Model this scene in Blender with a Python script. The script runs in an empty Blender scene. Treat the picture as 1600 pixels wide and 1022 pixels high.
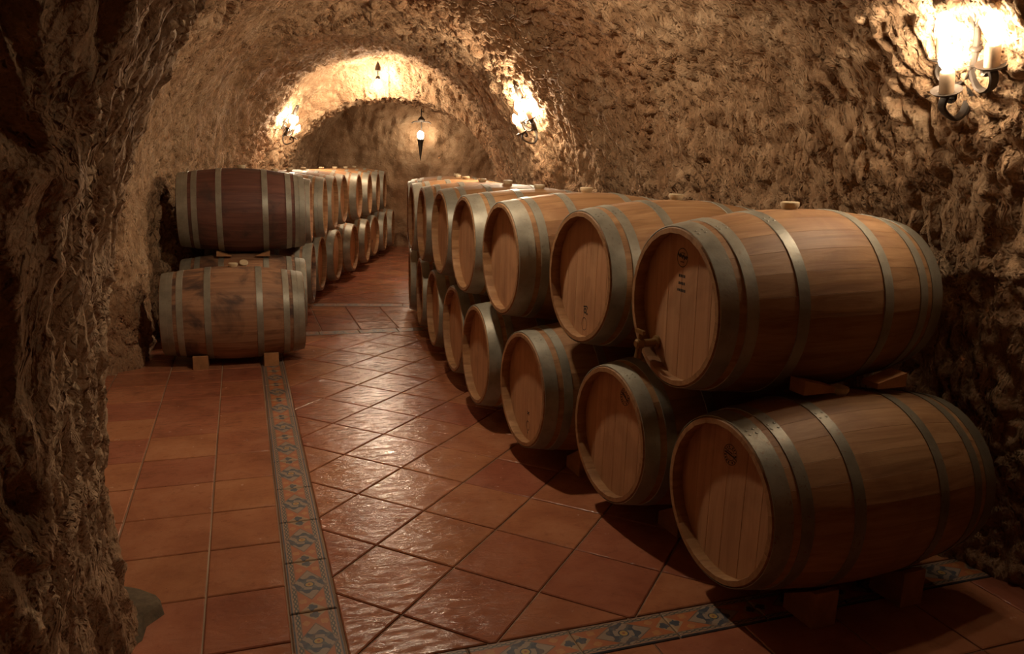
import bpy, math, random
import numpy as np
from mathutils import Matrix, Vector

S = bpy.context.scene
COL = S.collection
rnd = random.Random(7)
PI = math.pi

# ------------------------------------------------------------------ camera, world, exposure
CAM_H, FPX, PITCH, ROLL = 1.47, 1200.1, 0.2105, 0.0316
cam_d = bpy.data.cameras.new('camera')
cam_d.sensor_fit = 'HORIZONTAL'
cam_d.sensor_width = 36.0
cam_d.lens = 36.0 * FPX / 1600.0
cam_d.clip_start = 0.05
cam = bpy.data.objects.new('camera', cam_d)
COL.objects.link(cam)
_c, _s, _cp, _sp = math.cos(ROLL), math.sin(ROLL), math.cos(PITCH), math.sin(PITCH)
cam.matrix_world = Matrix(((_c, -_s, 0, 0), (_s*_sp, _c*_sp, -_cp, 0), (_s*_cp, _c*_cp, _sp, CAM_H), (0, 0, 0, 1)))
S.camera = cam

world = bpy.data.worlds.new('world')
S.world = world
world.use_nodes = True
world.node_tree.nodes['Background'].inputs[0].default_value = (1.0, 0.75, 0.5, 1)
world.node_tree.nodes['Background'].inputs[1].default_value = 0.0

S.view_settings.view_transform = 'Standard'
S.view_settings.look = 'None'
S.view_settings.gamma = 1.0
S.view_settings.use_curve_mapping = False
S.view_settings.exposure = 0.32

LAMP_COL = (1.0, 0.82, 0.59)
LAMP_FRONT, LAMP_MID, LAMP_LEFT, LAMP_CEIL, LAMP_BACK, LAMP_AISLE = 190.0, 560.0, 400.0, 540.0, 115.0, 580.0

# ------------------------------------------------------------------ node helpers
class N:
    """a node socket with arithmetic"""
    def __init__(self, t, s): self.t, self.s = t, s
    def _m(self, op, *a, clamp=False):
        n = self.t.nodes.new('ShaderNodeMath'); n.operation = op; n.use_clamp = clamp
        for i, v in enumerate((self,) + a):
            if isinstance(v, N): self.t.links.new(v.s, n.inputs[i])
            else: n.inputs[i].default_value = v
        return N(self.t, n.outputs[0])
    def __add__(self, o): return self._m('ADD', o)
    def __sub__(self, o): return self._m('SUBTRACT', o)
    def __mul__(self, o): return self._m('MULTIPLY', o)
    def __truediv__(self, o): return self._m('DIVIDE', o)
    def abs(self): return self._m('ABSOLUTE')
    def sin(self): return self._m('SINE')
    def lt(self, o): return self._m('LESS_THAN', o)
    def gt(self, o): return self._m('GREATER_THAN', o)
    def min(self, o): return self._m('MINIMUM', o)
    def max(self, o): return self._m('MAXIMUM', o)
    def sqrt(self): return self._m('SQRT')
    def pow(self, o): return self._m('POWER', o)
    def inv(self): return (self * -1.0) + 1.0
    def clamp(self): return self._m('ADD', 0.0, clamp=True)

class Mat:
    def __init__(self, name):
        self.m = bpy.data.materials.new(name); self.m.use_nodes = True
        self.t = self.m.node_tree
        self.b = self.t.nodes['Principled BSDF']
    def node(self, kind, **kw):
        n = self.t.nodes.new(kind)
        for k, v in kw.items(): setattr(n, k, v)
        return n
    def link(self, a, b): self.t.links.new(a.s if isinstance(a, N) else a, b)
    def coord(self, which='Object'):
        if which == 'Position': return self.node('ShaderNodeNewGeometry').outputs['Position']
        return self.node('ShaderNodeTexCoord').outputs[which]
    def xyz(self, v):
        n = self.node('ShaderNodeSeparateXYZ'); self.link(v, n.inputs[0])
        return [N(self.t, n.outputs[i]) for i in range(3)]
    def vec(self, x, y, z):
        n = self.node('ShaderNodeCombineXYZ')
        for i, v in enumerate((x, y, z)):
            if isinstance(v, N): self.link(v, n.inputs[i])
            else: n.inputs[i].default_value = v
        return n.outputs[0]
    def scale(self, v, s, off=None):
        n = self.node('ShaderNodeVectorMath', operation='MULTIPLY'); self.link(v, n.inputs[0]); n.inputs[1].default_value = s
        if off is None: return n.outputs[0]
        a = self.node('ShaderNodeVectorMath', operation='ADD'); self.link(n.outputs[0], a.inputs[0]); self.link(off, a.inputs[1])
        return a.outputs[0]
    def noise(self, v, scale=5.0, detail=4.0, rough=0.55, dist=0.0):
        n = self.node('ShaderNodeTexNoise'); self.link(v, n.inputs['Vector'])
        n.inputs['Scale'].default_value = scale; n.inputs['Detail'].default_value = detail
        n.inputs['Roughness'].default_value = rough; n.inputs['Distortion'].default_value = dist
        return N(self.t, n.outputs[0])
    def ramp(self, f, stops):
        n = self.node('ShaderNodeValToRGB'); self.link(f, n.inputs[0])
        e = n.color_ramp.elements
        while len(e) > 1: e.remove(e[-1])
        e[0].position, e[0].color = stops[0][0], tuple(stops[0][1]) + (1,)
        for p, c in stops[1:]:
            x = e.new(p); x.color = tuple(c) + (1,)
        return n.outputs[0]
    def smooth(self, f, a, b):
        n = self.node('ShaderNodeMapRange', interpolation_type='SMOOTHSTEP'); self.link(f, n.inputs[0])
        n.inputs[1].default_value = a; n.inputs[2].default_value = b
        return N(self.t, n.outputs[0])
    def mix(self, f, a, b, mode='MIX'):
        n = self.node('ShaderNodeMix', data_type='RGBA', blend_type=mode)
        for sock, v in ((n.inputs[0], f), (n.inputs[6], a), (n.inputs[7], b)):
            if isinstance(v, (int, float)): sock.default_value = v
            elif isinstance(v, tuple): sock.default_value = v + (1,)
            else: self.link(v, sock)
        return n.outputs[2]
    def rand(self): return N(self.t, self.node('ShaderNodeObjectInfo').outputs['Random'])
    def attr(self, name):
        n = self.node('ShaderNodeAttribute', attribute_name=name); return N(self.t, n.outputs['Fac'])
    def hsv(self, col, h, s, v):
        n = self.node('ShaderNodeHueSaturation'); self.link(col, n.inputs['Color'])
        for k, x in (('Hue', h), ('Saturation', s), ('Value', v)):
            if isinstance(x, N): self.link(x, n.inputs[k])
            else: n.inputs[k].default_value = x
        return n.outputs[0]
    def bump(self, h, strength, dist, prev=None):
        n = self.node('ShaderNodeBump'); self.link(h, n.inputs['Height'])
        n.inputs['Strength'].default_value = strength; n.inputs['Distance'].default_value = dist
        if prev is not None: self.link(prev, n.inputs['Normal'])
        return n.outputs[0]
    def out(self, col=None, rough=None, normal=None, metal=None, spec=None):
        for key, v in (('Base Color', col), ('Roughness', rough), ('Normal', normal), ('Metallic', metal), ('Specular IOR Level', spec)):
            if v is None: continue
            if isinstance(v, (int, float)): self.b.inputs[key].default_value = v
            elif isinstance(v, tuple): self.b.inputs[key].default_value = v + (1,)
            else: self.link(v, self.b.inputs[key])
        return self.m

# ------------------------------------------------------------------ materials
def rock_material():
    M = Mat('carved_rock'); p = M.coord('Position')
    big = M.noise(p, 0.9, 3, 0.5); mid = M.noise(p, 5.0, 6, 0.65, 0.3); fine = M.noise(p, 38.0, 6, 0.7)
    grit = M.noise(p, 160.0, 3, 0.6)
    col = M.ramp(mid, [(0.28, (0.18, 0.100, 0.052)), (0.45, (0.37, 0.222, 0.120)), (0.62, (0.50, 0.330, 0.195)), (0.8, (0.58, 0.42, 0.27))])
    col = M.mix(M.smooth(big, 0.45, 0.7)*0.55, col, (0.36, 0.165, 0.075))
    col = M.mix(M.smooth(fine, 0.62, 0.78)*0.5, col, (0.13, 0.070, 0.035))
    col = M.mix(M.smooth(grit, 0.6, 0.75)*0.25, col, (0.60, 0.44, 0.27))
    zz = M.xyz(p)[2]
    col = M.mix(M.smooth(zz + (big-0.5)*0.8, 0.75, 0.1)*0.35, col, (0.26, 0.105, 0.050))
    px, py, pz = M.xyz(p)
    jamb_shade = M.smooth(py + (big-0.5)*0.9 + (mid-0.5)*0.5, 3.25, 2.75)*M.smooth(px, -0.5, -0.8)  # paints shade, along with a darker rock tone, onto the near jamb
    col = M.mix(jamb_shade*0.25, col, (0.105, 0.062, 0.034))
    n = M.bump(fine, 0.8, 0.009); n = M.bump(grit, 0.6, 0.003, n)
    sa = M.node('ShaderNodeAttribute', attribute_name='surf').outputs['Vector']
    wv = M.noise(p, 14.0, 3, 0.6)
    def cells(kx, ky, off):
        v = M.node('ShaderNodeTexVoronoi', feature='DISTANCE_TO_EDGE'); v.inputs['Scale'].default_value = 1.0
        M.link(M.scale(sa, (kx, ky, 1.0), M.vec(wv*2.2+off, wv*2.2, 0.0)), v.inputs['Vector'])
        return M.smooth(N(M.t, v.outputs['Distance']), 0.0, 0.32)
    strokes = M.noise(M.scale(sa, (46.0, 15.0, 1.0), M.vec(wv*1.5, 0.0, 0.0)), 1.0, 4, 0.6)
    c1, c2 = cells(30.0, 12.0, 0.0), cells(70.0, 34.0, 5.0)
    speck = M.noise(M.scale(sa, (95.0, 40.0, 1.0), M.vec(wv*1.2, wv, 0.0)), 1.0, 5, 0.7)
    col = M.mix(M.smooth(speck, 0.56, 0.72)*0.55, col, (0.105, 0.055, 0.028))
    col = M.mix(M.smooth(speck, 0.46, 0.30)*0.35, col, (0.58, 0.42, 0.27))
    col = M.mix(c1.inv()*0.35, col, (0.16, 0.085, 0.042))  # relief shade put into the colour: cell edges painted darker
    n = M.bump(c1, 0.8, 0.010, n); n = M.bump(c2, 0.6, 0.005, n)
    n = M.bump(strokes, 0.7, 0.009, n)
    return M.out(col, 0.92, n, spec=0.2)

def tile_material():
    M = Mat('terracotta_tile'); p = M.coord('Position'); r = M.rand(); o = M.coord('Object')
    a = M.noise(p, 4.0, 5, 0.6, 0.4); b = M.noise(p, 22.0, 5, 0.65)
    sp = M.noise(p, 90.0, 2, 0.5)
    col = M.ramp(a, [(0.25, (0.275, 0.092, 0.046)), (0.5, (0.380, 0.140, 0.070)), (0.75, (0.450, 0.185, 0.098))])
    col = M.mix(M.smooth(b, 0.52, 0.72)*0.4, col, (0.22, 0.075, 0.036))
    col = M.mix(M.smooth(sp, 0.70, 0.78)*0.7, col, (0.16, 0.07, 0.04))
    col = M.hsv(col, r*0.016 + 0.492, 1.0, r*0.24 + 0.88)
    px, py, pz = M.xyz(p)
    u = px*0.94 + py*0.34; v = px*-0.34 + py*0.94
    streak = M.noise(M.vec(u*14.0, v*30.0, 0.0), 1.0, 5, 0.62, 1.0)
    rgh = (M.noise(p, 14.0, 4, 0.6)*0.32 + 0.05).clamp()
    n = M.bump(streak, 0.4, 0.009); n = M.bump(M.noise(p, 3.2, 2, 0.5), 0.35, 0.02, n)
    return M.out(col, rgh, n, spec=0.75)

def grout_material():
    M = Mat('grout'); p = M.coord('Position')
    a = M.noise(p, 1.4, 3, 0.5); b = M.noise(p, 60.0, 3, 0.6)
    col = M.ramp(a, [(0.35, (0.16, 0.090, 0.050)), (0.5, (0.30, 0.190, 0.115)), (0.65, (0.46, 0.33, 0.21))])
    return M.out(col, 0.8, M.bump(b, 0.5, 0.003))

def border_material():
    M = Mat('painted_border_tile'); x, y, z = M.xyz(M.coord('Object')); p = M.coord('Position')
    ax = x.abs()/0.079; ay = y.abs()/0.169
    sy = y/0.169; sx = x/0.079
    orange = (0.40, 0.125, 0.045); cream = (0.37, 0.26, 0.17); slate = (0.060, 0.068, 0.085); pale = (0.30, 0.225, 0.165)
    col = M.mix(0.0, orange, orange)
    # pale blossoms on the orange field
    bl = ((ax-0.36)*(ax-0.36)*0.9 + (ay-0.62)*(ay-0.62)*3.2).sqrt()
    ang = ((sx*31.0).sin()*(sy*44.0).sin())*0.03
    col = M.mix((bl+ang).lt(0.15), col, (0.46, 0.21, 0.075))
    # crossing cream bands that meet in the end triangle
    tri = (ax*0.62 + (ay-1.0).abs()*1.15)
    col = M.mix(tri.lt(0.36), col, (0.36, 0.235, 0.13))
    leaf = ((ax*0.5)*(ax*0.5) + ((ay-0.87)*0.95)*((ay-0.87)*0.95)).sqrt() + ((sx*17.0).sin()*(sy*38.0).sin())*0.035
    col = M.mix(leaf.lt(0.095), col, slate)
    # central rosette diamond
    dia = ax/0.78 + ay/0.56
    inner = dia.lt(1.0)
    # bead band
    bead = (ax.gt(0.60))*(ax.lt(0.77))
    beads = ((y*210.0).sin()*((ax-0.685)*26.0).abs().inv()).gt(-0.15)
    col = M.mix(bead, col, cream); col = M.mix(bead*beads, col, (0.085, 0.085, 0.075))
    col = M.mix((ax.gt(0.56))*(ax.lt(0.60)), col, (0.19, 0.12, 0.08))
    col = M.mix(dia.lt(1.07), col, (0.17, 0.11, 0.08))
    col = M.mix(inner, col, pale)
    r = (ax*ax*0.46 + ay*ay*2.1).sqrt()
    w = (sx*10.5).sin()*(sy*16.0).sin()
    scroll = ((r-0.36).abs() + w*0.10).lt(0.07)
    arms = ((ax*0.55 - ay*1.25).abs() + w*0.05).lt(0.035)
    col = M.mix(inner*scroll, col, slate)
    col = M.mix(inner*arms*r.gt(0.16), col, (0.10, 0.105, 0.11))
    col = M.mix(r.lt(0.155), col, slate); col = M.mix(r.lt(0.115), col, (0.43, 0.27, 0.08)); col = M.mix(r.lt(0.04), col, (0.30, 0.09, 0.05))
    # outer lines
    col = M.mix(ax.gt(0.78), col, (0.33, 0.20, 0.13)); col = M.mix((ax.gt(0.83))*(ax.lt(0.90)), col, slate); col = M.mix(ax.gt(0.93), col, (0.25, 0.155, 0.10))
    wear = M.noise(p, 30.0, 4, 0.6)
    col = M.mix(M.smooth(wear, 0.45, 0.7)*0.35, col, (0.27, 0.15, 0.09))
    return M.out(col, 0.42, M.bump(wear, 0.25, 0.004), spec=0.45)

def oak_material(name, dark, mid, light, stain, stain_amt, axis=0, rough=0.62):
    M = Mat(name); o = M.coord('Object'); p = M.coord('Position'); r = M.rand(); tone = M.attr('tone')
    sc = [26.0, 26.0, 26.0]; sc[axis] = 1.6
    off = M.vec(r*37.0, tone*91.0, r*19.0)
    g = M.noise(M.scale(o, sc, off), 1.0, 6, 0.6, 0.6)
    blot = M.noise(p, 3.6, 5, 0.6, 0.5); big = M.noise(p, 1.5, 2, 0.5)
    col = M.ramp(g, [(0.28, dark), (0.5, mid), (0.74, light)])
    col = M.mix(M.smooth(blot, 0.47, 0.66)*stain_amt, col, stain)
    col = M.mix(M.smooth(big, 0.5, 0.7)*stain_amt*0.4, col, stain)
    kn = M.noise(M.scale(o, [9.0 if i != axis else 5.0 for i in range(3)], off), 1.0, 1, 0.4)
    col = M.mix(M.smooth(kn, 0.735, 0.78)*0.6, col, dark)
    val = (r*0.09 + 0.955) * (tone*0.09 + 0.955)
    col = M.hsv(col, 0.5, 1.0, val)
    n = M.bump(g, 0.35, 0.004)
    return M.out(col, rough, n, spec=0.35)

def simple(name, col, rough, metal=0.0, var=0.25, scale=20.0, bump=0.3, dist=0.003, spec=0.4):
    M = Mat(name); p = M.coord('Position'); r = M.rand()
    a = M.noise(p, scale, 5, 0.65)
    c = M.ramp(a, [(0.3, tuple(x*(1-var) for x in col)), (0.7, tuple(min(1, x*(1+var)) for x in col))])
    c = M.hsv(c, 0.5, 1.0, r*0.24 + 0.88)
    return M.out(c, rough, M.bump(a, bump, dist), metal, spec)

def hoop_material(name, base, rust_amt):
    M = Mat(name); p = M.coord('Position'); r = M.rand()
    a = M.noise(p, 9.0, 5, 0.6); b = M.noise(p, 70.0, 4, 0.6)
    c = M.ramp(a, [(0.3, tuple(x*0.72 for x in base)), (0.7, tuple(x*1.2 for x in base))])
    c = M.mix(M.smooth(b, 0.56, 0.75)*rust_amt, c, (0.14, 0.055, 0.022))
    c = M.hsv(c, 0.5, 1.0, r*0.3 + 0.85)
    return M.out(c, (a*0.3 + 0.32).clamp(), M.bump(b, 0.25, 0.002), 0.35, 0.5)

def emit(name, col, strength):
    M = Mat(name); M.b.inputs['Base Color'].default_value = (0.9, 0.85, 0.75, 1)
    M.b.inputs['Emission Color'].default_value = col + (1,); M.b.inputs['Emission Strength'].default_value = strength
    return M.m

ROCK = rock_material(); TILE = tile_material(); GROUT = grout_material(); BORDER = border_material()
OAK = oak_material('oak_stave', (0.205, 0.095, 0.038), (0.325, 0.168, 0.072), (0.430, 0.245, 0.115), (0.20, 0.088, 0.040), 0.5)
OAK_HEAD = oak_material('oak_head', (0.340, 0.165, 0.080), (0.445, 0.235, 0.118), (0.520, 0.300, 0.155), (0.25, 0.12, 0.055), 0.4, axis=2)
WINE = oak_material('wine_stained_oak', (0.170, 0.080, 0.043), (0.300, 0.152, 0.080), (0.400, 0.225, 0.125), (0.062, 0.036, 0.028), 0.98)
RED = oak_material('reddened_oak', (0.070, 0.026, 0.018), (0.130, 0.050, 0.034), (0.170, 0.074, 0.048), (0.060, 0.032, 0.024), 0.9)
HOOP = hoop_material('galvanised_hoop', (0.300, 0.272, 0.210), 0.35)
HOOP_RUSTY = hoop_material('rusty_hoop', (0.205, 0.175, 0.125), 0.85)
BUNG = simple('pale_bung', (0.50, 0.38, 0.23), 0.6)
WEDGE = simple('wedge_wood', (0.37, 0.175, 0.070), 0.7, scale=14)
INK = simple('black_ink', (0.030, 0.022, 0.016), 0.7, var=0.4, scale=120)
IRON = simple('wrought_iron', (0.075, 0.058, 0.045), 0.5, 0.6, bump=0.5)
BRASS = simple('dull_brass', (0.25, 0.14, 0.05), 0.45, 0.6)
CANDLE = simple('candle_sleeve', (0.30, 0.20, 0.12), 0.55, bump=0.1)
MORTAR = simple('mortar', (0.115, 0.078, 0.042), 0.9, var=0.5, scale=16, bump=0.6, dist=0.01)

# ------------------------------------------------------------------ object helpers
def link(name, data, mat=None, parent=None, kind=None, label=None):
    o = bpy.data.objects.new(name, data)
    COL.objects.link(o)
    if parent is not None: o.parent = parent
    if mat is not None and data is not None and not data.materials: data.materials.append(mat)
    if kind: o['kind'] = kind
    if label: o['label'] = label
    return o

def empty(name, label, cat, group=None, mw=None):
    o = bpy.data.objects.new(name, None); COL.objects.link(o)
    o.empty_display_size = 0.1
    o['label'] = label; o['category'] = cat
    if group: o['group'] = group
    if mw is not None: o.matrix_world = mw
    return o

def mesh(name, v, f, smooth=True, sharp=None):
    m = bpy.data.meshes.new(name)
    m.from_pydata([tuple(p) for p in v], [], f)
    if smooth: m.polygons.foreach_set('use_smooth', [True]*len(m.polygons))
    m.update()
    if smooth and sharp is not None: m.set_sharp_from_angle(angle=math.radians(sharp))
    return m

class G:
    """collects vertices and faces for one mesh"""
    def __init__(self): self.v, self.f = [], []
    def add(self, v, f):
        k = len(self.v); self.v += [tuple(p) for p in v]; self.f += [tuple(i+k for i in q) for q in f]
    def box(self, c, s, rot=None):
        vs = []
        for dx in (-.5, .5):
            for dy in (-.5, .5):
                for dz in (-.5, .5):
                    p = Vector((dx*s[0], dy*s[1], dz*s[2]))
                    if rot is not None: p = rot @ p
                    vs.append(p + Vector(c))
        self.add(vs, [(0, 1, 3, 2), (4, 6, 7, 5), (0, 4, 5, 1), (2, 3, 7, 6), (0, 2, 6, 4), (1, 5, 7, 3)])
    def tube(self, pts, rad, n=8, flat=None, close=True):
        """tube along pts; rad number or list; flat=(axis vector, ratio) widens one way"""
        pts = [Vector(p) for p in pts]; k = len(pts)
        if not hasattr(rad, '__len__'): rad = [rad]*k
        rings = []
        prev = None
        for i in range(k):
            d = (pts[min(i+1, k-1)] - pts[max(i-1, 0)]).normalized()
            if flat is not None: a = Vector(flat[0])
            else: a = prev if prev is not None else (Vector((0, 0, 1)) if abs(d.z) < 0.9 else Vector((1, 0, 0)))
            a = (a - d*a.dot(d)).normalized(); b = d.cross(a); prev = a
            w = flat[1] if flat is not None else 1.0
            rings.append([pts[i] + (a*math.cos(2*PI*j/n)*w + b*math.sin(2*PI*j/n))*rad[i] for j in range(n)])
        v = [p for r in rings for p in r]
        f = [(i*n+j, i*n+(j+1) % n, (i+1)*n+(j+1) % n, (i+1)*n+j) for i in range(k-1) for j in range(n)]
        if close: f += [tuple(reversed(range(n))), tuple(range((k-1)*n, k*n))]
        self.add(v, f)
    def lathe(self, prof, n=16, c=(0, 0, 0), axis='z', cap=True):
        v = []
        for r, h in prof:
            for j in range(n):
                a = 2*PI*j/n; x, y = r*math.cos(a), r*math.sin(a)
                q = (x, y, h) if axis == 'z' else ((h, x, y) if axis == 'x' else (y, h, x))
                v.append((q[0]+c[0], q[1]+c[1], q[2]+c[2]))
        k = len(prof)
        f = [(i*n+j, i*n+(j+1) % n, (i+1)*n+(j+1) % n, (i+1)*n+j) for i in range(k-1) for j in range(n)]
        if cap: f += [tuple(reversed(range(n))), tuple(range((k-1)*n, k*n))]
        self.add(v, f)
    def mesh(self, name, smooth=True, sharp=35): return mesh(name, self.v, self.f, smooth, sharp)

# ------------------------------------------------------------------ vectorised noise for the rock
def _h(ix, iy, iz, seed):
    h = (ix.astype(np.uint32)*np.uint32(374761393) + iy.astype(np.uint32)*np.uint32(668265263) + iz.astype(np.uint32)*np.uint32(2147483647) + np.uint32(seed*974711 & 0xffffffff))
    h = (h ^ (h >> np.uint32(13)))*np.uint32(1274126177); h ^= h >> np.uint32(16)
    h = h*np.uint32(2246822519); h ^= h >> np.uint32(15)
    return h.astype(np.float64)/4294967295.0

def vnoise(x, y, z, seed=1):
    x0, y0, z0 = np.floor(x), np.floor(y), np.floor(z)
    fx, fy, fz = x-x0, y-y0, z-z0
    ix, iy, iz = (x0+40000).astype(np.int64), (y0+40000).astype(np.int64), (z0+40000).astype(np.int64)
    s = lambda t: t*t*t*(t*(t*6-15)+10)
    ux, uy, uz = s(fx), s(fy), s(fz)
    r = 0
    for a in (0, 1):
        for b in (0, 1):
            for c in (0, 1):
                w = (ux if a else 1-ux)*(uy if b else 1-uy)*(uz if c else 1-uz)
                r = r + w*_h(ix+a, iy+b, iz+c, seed)
    return r*2-1

def fbm(x, y, z, octv=4, seed=1, gain=0.5):
    r, a = 0, 1.0
    for i in range(octv):
        r = r + a*vnoise(x, y, z, seed+i); x, y, z, a = x*2.03+7.1, y*2.03+3.3, z*2.03+1.7, a*gain
    return r

def worley(x, y, seed=1):
    x0, y0 = np.floor(x), np.floor(y)
    f1 = np.full(x.shape, 9.0); f2 = np.full(x.shape, 9.0); idv = np.zeros(x.shape)
    z = np.zeros(x.shape, dtype=np.int64)
    for a in (-1, 0, 1):
        for b in (-1, 0, 1):
            cx, cy = x0+a, y0+b
            ix, iy = (cx+40000).astype(np.int64), (cy+40000).astype(np.int64)
            px = cx + 0.1+0.8*_h(ix, iy, z, seed); py = cy + 0.1+0.8*_h(ix, iy, z, seed+1)
            d = np.sqrt((px-x)**2 + (py-y)**2)
            cid = _h(ix, iy, z, seed+2)
            m = d < f1
            f2 = np.where(m, f1, np.minimum(f2, d)); idv = np.where(m, cid, idv); f1 = np.where(m, d, f1)
    return f1, f2, idv

# ------------------------------------------------------------------ the cave
YL = [-1.6, 0.4, 1.15, 1.5, 2.1, 2.7, 2.98, 3.14, 3.35, 3.7, 4.2, 4.7, 4.95, 5.15, 5.5, 5.8, 6.2, 7, 8, 10, 13.6]
XL = [-1.40, -1.40, -1.22, -1.06, -1.26, -1.65, -1.83, -1.96, -2.32, -2.62, -2.88, -2.86, -2.76, -2.60, -2.66, -2.74, -2.82, -2.95, -3.05, -3.15, -3.45]
YR = [-1.6, 1.0, 2.0, 2.5, 3.0, 4.0, 5.0, 6.0, 7.0, 8.5, 10.0, 13.6]
XR = [2.9, 2.6, 2.16, 1.92, 1.66, 1.25, 0.93, 0.63, 0.33, -0.08, -0.22, -0.40]
ZS = 1.0
Y_BACK = 13.35
def crown(y): return np.interp(y, [-1.6, 3.0, 4.0, 7.0, 9.0, 10.38, 10.58, 10.95, 11.15, 13.6], [2.6, 2.65, 2.78, 2.72, 2.68, 2.66, 2.27, 2.27, 2.62, 2.66])
def xl(y): return np.interp(y, YL, XL)
def xr(y): return (np.interp(y-0.2, YR, XR) + np.interp(y+0.2, YR, XR) + np.interp(y, YR, XR))/3.0

def section(y, c):
    """c in [0,1] left wall, [1,2] arch from left to right, [2,3] right wall downwards"""
    l, r, zc = xl(y), xr(y), crown(y)
    xc, hw = (l+r)/2, (r-l)/2
    ph = np.clip(c-1, 0, 1)*PI
    x = xc - hw*np.cos(ph)
    z = np.where(c < 1, -0.06 + c*(ZS+0.06), np.where(c > 2, ZS - (c-2)*(ZS+0.06), ZS + (zc-ZS)*np.sin(ph)))
    lean = np.clip((3.6-y)/0.5, 0, 1)*0.105            # the near jamb leans over the aisle
    x = x + lean*np.maximum(z, 0)*np.where(c < 1, 1.0, np.where(c > 1.5, 0.0, np.maximum(np.cos(ph), 0)))
    x = x + np.where(c < 1, 0.115*np.exp(-((y-2.12)/0.34)**2)*np.clip(1-z/0.55, 0, 1), 0.0)   # foot of the jamb
    return x, z

def build_vault():
    NW, NA = 66, 340
    ys = np.concatenate([np.arange(-1.6, 1.15, 0.1), np.arange(1.15, 3.3, 0.0115), np.arange(3.3, 6.5, 0.0135), np.arange(6.5, 9.0, 0.02), np.arange(9.0, 10.3, 0.04), np.arange(10.3, 11.2, 0.022), np.arange(11.2, 13.61, 0.045)])
    cs = np.concatenate([np.linspace(0, 1, NW, endpoint=False), np.linspace(1, 2, NA, endpoint=False), np.linspace(2, 3, NW+1)])
    Y, C = np.meshgrid(ys, cs, indexing='ij')
    X, Z = section(Y, C)
    P = np.stack([X, Y, Z], -1)
    dY = np.gradient(P, axis=0); dC = np.gradient(P, axis=1)
    nrm = np.cross(dC, dY); nrm /= np.linalg.norm(nrm, axis=-1, keepdims=True) + 1e-9
    # make the normals look inwards
    mid = np.stack([(xl(Y)+xr(Y))/2, Y, np.full(Y.shape, 1.2)], -1)
    nrm *= np.sign(np.sum(nrm*(mid-P), -1, keepdims=True))
    # surface coordinates: a along the tunnel, b up the wall
    al = np.concatenate([[0], np.cumsum(np.hypot(np.diff(ys), np.diff(xl(ys))))])[:, None]
    ar = np.concatenate([[0], np.cumsum(np.hypot(np.diff(ys), np.diff(xr(ys))))])[:, None]
    k = np.clip((C-1.2)/0.6, 0, 1); k = k*k*(3-2*k)
    a = al*(1-k) + ar*k
    b = np.concatenate([np.zeros((len(ys), 1)), np.cumsum(np.linalg.norm(np.diff(P, axis=1), axis=-1), 1)], 1)
    near = np.clip((3.35-Y)/0.5, 0, 1)*np.clip((1.6-C)/0.3, 0, 1)          # the rough jamb beside the camera
    warp = fbm(P[..., 0]*2.2, P[..., 1]*2.2, P[..., 2]*2.2, 3, 11)
    low = fbm(P[..., 0]*0.8, P[..., 1]*0.8, P[..., 2]*0.8, 3, 3)
    med = fbm(P[..., 0]*5, P[..., 1]*5, P[..., 2]*5, 4, 21)
    fin = fbm(P[..., 0]*22, P[..., 1]*22, P[..., 2]*22, 3, 31)
    aa = a + 0.22*(b-1.0)*np.where(C > 1.5, 1, 0.8) + 0.07*warp + 0.012*med
    bb = b + 0.10*warp + 0.02*med
    f1, f2, cid = worley(aa/0.075, bb/0.21, 5)
    g1, g2, gid = worley(aa/0.036 + 9.3, bb/0.085 + 4.1, 15)
    scoop = np.clip(1-f1/0.75, 0, 1)**1.3*(0.45+0.9*cid)                       # pick strokes
    crease = np.exp(-((g2-g1)/0.16)**2)
    pit = np.clip(vnoise(aa*11, bb*5.5, a*0+3.3, 51)-0.25, 0, 1)*np.clip(0.4+vnoise(P[..., 0]*1.7, P[..., 1]*1.7, P[..., 2]*1.7, 61), 0, 1.2)
    amp_low = np.where(C > 1.5, 0.055, 0.05)
    bump_ = (1-np.clip(g1, 0, 1)**2)*(0.25+gid)
    m1, m2, mid_ = worley(aa/0.052 + 2.2, bb/0.115 + 7.7, 45)
    knob = np.clip((m2-m1)/0.45, 0, 1)**0.6*(0.15+mid_)
    rough_ = np.clip(0.75+0.6*vnoise(P[..., 0]*1.1, P[..., 1]*1.1, P[..., 2]*1.1, 71), 0.2, 1.4)
    disp = amp_low*low + 0.018*med + 0.008*fin + rough_*(0.048*knob + 0.017*bump_ - 0.018*scoop) - 0.090*pit - 0.026
    # deep long hollows with sharp ridges on the near jamb
    h1, h2, hid = worley((a + 0.30*(b-1.2) + 0.06*warp + 0.012*med)/0.085, (b + 0.12*warp)/0.34, 25)
    k1, k2, kid = worley((a + 0.22*(b-1.2) + 0.03*warp + 0.012*med)/0.030, (b + 0.05*warp)/0.16, 35)
    ridge = np.clip((h2-h1)/0.8, 0, 1)*(0.4+0.9*hid)
    ridge2 = np.clip((k2-k1)/0.5, 0, 1)*(0.3+0.8*kid)
    disp = disp*(1-near*0.7) - near*(0.058*ridge + 0.016*ridge2 - 0.033)
    # bulge of bare rock at the foot of the left wall before the barrels
    disp = disp + 0.05*np.exp(-((Y-5.0)/0.22)**2)*np.clip(0.7-Z, 0, 1)*(C < 1)*(1+med)
    # keep the walls clear of the casks
    lim = np.where((C < 1.12) & (Y > 4.9), 0.05, np.where((C > 1.9), 0.05, 0.2))
    disp = np.minimum(disp, lim)
    fade = np.clip((ys-(-1.6))/0.4, 0, 1)[:, None]
    P = P + nrm*(disp*fade)[..., None]
    cuts = {'wall_left': (0, NW+98), 'ceiling': (NW+98, NW+242), 'wall_right': (NW+242, len(cs)-1)}
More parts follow.
